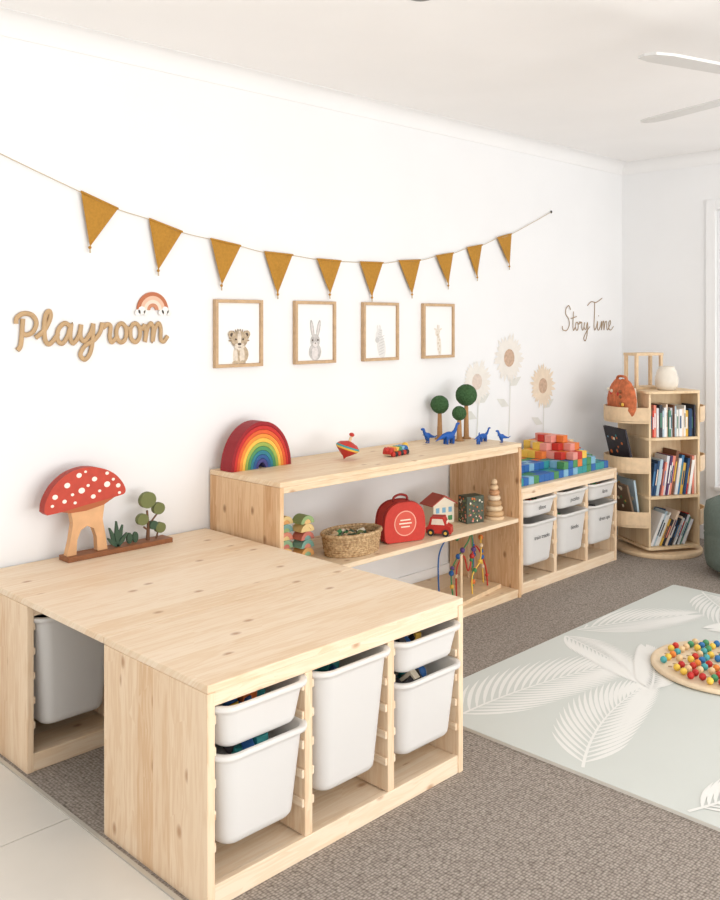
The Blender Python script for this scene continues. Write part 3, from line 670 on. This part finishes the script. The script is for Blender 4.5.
b=MB(M=M0@T(-h_-.08,-.01,.91)@SC(1.25,1.25,1.12));Rg=[]
for i,(sx,sy,z) in enumerate(((.012,.05,-.105),(.03,.095,-.09),(.038,.112,-.05),(.038,.112,0),(.03,.10,.05),(.02,.08,.085),(.012,.055,.10))):
    Rg.append([(sx*math.cos(2*pi*j/20)*(1+.12*math.sin(3*j)),sy*math.sin(2*pi*j/20)*(1+.05*math.sin(5*j+i)),z+.006*math.sin(j*1.7)) for j in range(20)])
b.rings(Rg,OB,True,True,True)
b.tube(spline([(0,-.045,.09),(0,-.03,.118),(0,.03,.118),(0,.045,.09)],5),.007,OB,8)
for i in range(12):
    b.ball((-.034,rnd.uniform(-.08,.08),rnd.uniform(-.06,.05)),(.006,.010,.010),rnd.choice([CREAM,RED,YEL,DWOOD]),seg=8)
b.obj('orange_bag',e)
b=MB(M=M0@T(-.06,.06,.9655)@RZ(10))
for x in (-.095,.095):
    for y in (-.045,.045): b.box(x-.009,x+.009,y-.009,y+.009,.014,.2,WOOD)
b.box(-.105,.105,-.058,.058,0,.014,WOOD);b.box(-.105,.105,-.058,.058,.2,.216,WOOD)
b.obj('wooden_display_stand',bevel=.0015)
b=MB(M=M0@T(.0,-.09,.9655));b.lathe([(.001,0),(.05,0),(.066,.03),(.068,.07),(.055,.115),(.044,.13),(.047,.14),(.041,.14),(.04,.13),(.05,.11),(.062,.07),(.06,.03),(.001,.006)],mat('glazed_ceramic',(232,224,210),.25,.05,20),28)
b.obj('ceramic_vase')

# ---------------------------------------------------------------- play mat
MATC=mat('foam_mat_sage',(211,215,210),.7,.015,3,.1,250);MLEAF=mat('foam_mat_leaf',(238,238,234),.7,.01,3);MEDGE=mat('foam_mat_edge',(222,218,208),.8)
b=MB();mx0,mx1,my0,my1=2.427,4.494,.72,2.176
b.rings([rrect((mx1-mx0)/2,(my1-my0)/2,.015,.0003,(mx0+mx1)/2,(my0+my1)/2),rrect((mx1-mx0)/2,(my1-my0)/2,.015,.011,(mx0+mx1)/2,(my0+my1)/2)],MEDGE,True,False,False)
b.rings([rrect((mx1-mx0)/2,(my1-my0)/2,.015,.011,(mx0+mx1)/2,(my0+my1)/2),rrect((mx1-mx0)/2-.002,(my1-my0)/2-.002,.015,.0125,(mx0+mx1)/2,(my0+my1)/2)],MATC,False,True,False)
b.obj('play_mat')
matobj=bpy.data.objects['play_mat']
def ins(x,y): return mx0+.01<x<mx1-.01 and my0+.01<y<my1-.01
ZL=[.01265]
LV=[];LF=[]
def quad(ps):
    o=len(LV);LV.extend(ps);
    a=Vector(ps[1])-Vector(ps[0]);c=Vector(ps[2])-Vector(ps[1])
    LF.append((o,o+1,o+2,o+3) if a.cross(c).z>0 else (o+3,o+2,o+1,o))
def leaf(x,y,ang,L_,curve,zi):
    n=24;px_,py_=x,y;a=math.radians(ang);st=L_/n
    for i in range(n):
        a+=math.radians(curve)/n;nx_,ny_=px_+st*math.cos(a),py_+st*math.sin(a)
        t=i/n
        if ins(px_,py_) and ins(nx_,ny_):
            w=.004*(1-t)+.0015;ox,oy=-math.sin(a)*w,math.cos(a)*w;z=ZL[0]
            quad([(px_+ox,py_+oy,z),(px_-ox,py_-oy,z),(nx_-ox,ny_-oy,z),(nx_+ox,ny_+oy,z)])
        if i>2:
            for sg in (-1,1):
                ZL[0]+=.0000035;z=ZL[0]
                ll=L_*.38*math.sin(pi*(t*.82+.13))**.8
                la=a+sg*math.radians(52-30*t);m=6;cx_,cy_=px_,py_;pts=[]
                for k in range(m+1):
                    pts.append((cx_,cy_,la));la-=sg*math.radians(4);cx_+=ll/m*math.cos(la);cy_+=ll/m*math.sin(la)
                wd=[.002,.0055,.0075,.0075,.006,.0035,.0003]
                for k in range(m):
                    p,q=pts[k],pts[k+1]
                    if not(ins(p[0],p[1]) and ins(q[0],q[1])): break
                    quad([(p[0]-math.sin(p[2])*wd[k],p[1]+math.cos(p[2])*wd[k],z),(p[0]+math.sin(p[2])*wd[k],p[1]-math.cos(p[2])*wd[k],z),
                     (q[0]+math.sin(q[2])*wd[k+1],q[1]-math.cos(q[2])*wd[k+1],z),(q[0]-math.sin(q[2])*wd[k+1],q[1]+math.cos(q[2])*wd[k+1],z)])
        px_,py_=nx_,ny_
    ZL[0]+=.00003
lv=[(2.38,1.98,2,.95,-22),(2.40,1.45,30,.8,-30),(3.25,2.25,-15,.9,-15),(3.45,2.25,-100,.6,-25),(4.52,2.05,215,.75,30),(2.75,.66,75,.65,-25),(3.2,.66,60,.7,30),(3.75,.68,90,.6,25),(4.3,.65,105,.9,-20),(2.42,1.15,-25,.6,25),(3.1,1.6,15,.5,25),(4.52,1.5,170,.6,-25)]
for i,l in enumerate(lv): leaf(*l,i)
me=bpy.data.meshes.new('palm_leaf_print');me.from_pydata(LV,[],LF);me.materials.append(MLEAF);me.update()
o=bpy.data.objects.new('palm_leaf_print',me);bpy.context.collection.objects.link(o);o.parent=matobj
# ---------------------------------------------------------------- peg board with balls
PB=mat('pegboard_wood',(234,212,180),.5,.06,30)
b=MB(M=T(3.535,1.50,.0152))
b.lathe([(.001,0),(.272,0),(.278,.004),(.278,.012),(.272,.017),(.262,.017),(.258,.014),(.001,.014)],PB,56)
rnd=random.Random(3);pcs=[bright('ball_red',(206,62,50)),bright('ball_orange',(236,140,64)),bright('ball_yellow',(238,200,84)),bright('ball_green',(80,150,104)),bright('ball_blue',(54,118,176)),bright('ball_teal',(84,168,172)),bright('ball_wood',(230,198,152)),bright('ball_red2',(190,50,46))]
for i in range(-7,8):
    for j in range(-7,8):
        x,y=i*.040+(j%2)*.02,j*.037
        if x*x+y*y<.235**2:
            if rnd.random()<.78: b.ball((x,y,.014+.0125),.0135,rnd.choice(pcs),seg=14)
            else: b.lathe([(.009,.0142),(.0001,.0142)],mat('peg_hole',(178,148,112),.7),10,T(x,y,0))
b.obj('bead_sorting_board')

# ---------------------------------------------------------------- upholstered pouf
FG=mat('green_upholstery',(112,124,116),.95,.1,60,.5,400)
b=MB(M=T(5.01,1.965,0))
b.lathe([(.001,.03),(.22,.03),(.245,.045),(.255,.09),(.256,.2),(.258,.21),(.252,.22),(.258,.23),(.258,.33),(.248,.38),(.2,.405),(.1,.412),(.001,.414)],FG,40)
for a in range(4):
    b.lathe([(.012,0),(.018,.04)],WOOD,10,T(.17*math.cos(a*pi/2+.5),.17*math.sin(a*pi/2+.5),0),True,True)
b.obj('upholstered_pouf')

# ---------------------------------------------------------------- ceiling fan
FM=mat('fan_blade_white',(218,217,215),.5);FW=mat('fan_white',(236,236,236),.5)
e=empty('ceiling_fan');hx,hy,hz=3.10,1.08,2.15
b=MB(M=T(hx,hy,0));b.lathe([(.001,ZC-.001),(.065,ZC-.001),(.065,ZC-.02),(.03,ZC-.06),(.014,ZC-.065),(.014,hz+.08),(.05,hz+.075),(.1,hz+.05),(.11,hz+.01),(.1,hz-.03),(.06,hz-.05),(.001,hz-.055)],FW,32);b.obj('motor',e)
b=MB(M=T(hx,hy,hz))
for k in range(4):
    Mx=RZ(162.3+90*k)@RX(-5)
    b.box(.08,.2,-.02,.02,-.004,.004,FM,Mx)
    P=[(.17,-.034),(.3,-.046),(.6,-.052),(.655,-.036),(.668,0),(.655,.036),(.6,.052),(.3,.046),(.17,.034)]
    A=[(p[0],p[1],-.004) for p in P];B=[(p[0],p[1],.004) for p in P];b.rings([A,B],FM,True,True,False,Mx)
b.obj('blades',e)

# ---------------------------------------------------------------- lights
w=bpy.data.worlds.new('World');bpy.context.scene.world=w;w.use_nodes=True
bg=w.node_tree.nodes['Background'];bg.inputs[0].default_value=(.99,.99,1,1);bg.inputs[1].default_value=1.3
def area(name,loc,rot,sx,sy,e,col=(1,1,1)):
    l=bpy.data.lights.new(name,'AREA');l.shape='RECTANGLE';l.size=sx;l.size_y=sy;l.energy=e;l.color=col
    o=bpy.data.objects.new(name,l);bpy.context.collection.objects.link(o);o.location=loc;o.rotation_euler=[math.radians(q) for q in rot];return o
area('window_light',(3.6,-2.3,1.4),(86,0,0),3.2,2.0,40,(1,.985,.96))
area('ceiling_fill_light',(1.8,-2.2,.4),(150,0,-8),3.6,1.4,115,(1,.99,.975))  # added fill, no window here: aimed up from low down to brighten the ceiling
# camera
c=bpy.data.cameras.new('Camera');o=bpy.data.objects.new('Camera',c);bpy.context.collection.objects.link(o)
o.location=(0,0,1.3786);o.rotation_euler=(pi/2,0,math.radians(44.79-90));c.lens=912.857*36/900;c.sensor_width=36;c.sensor_fit='AUTO';c.shift_y=-(450-320.18)/900
bpy.context.scene.camera=o
bpy.context.scene.view_settings.view_transform='Standard'
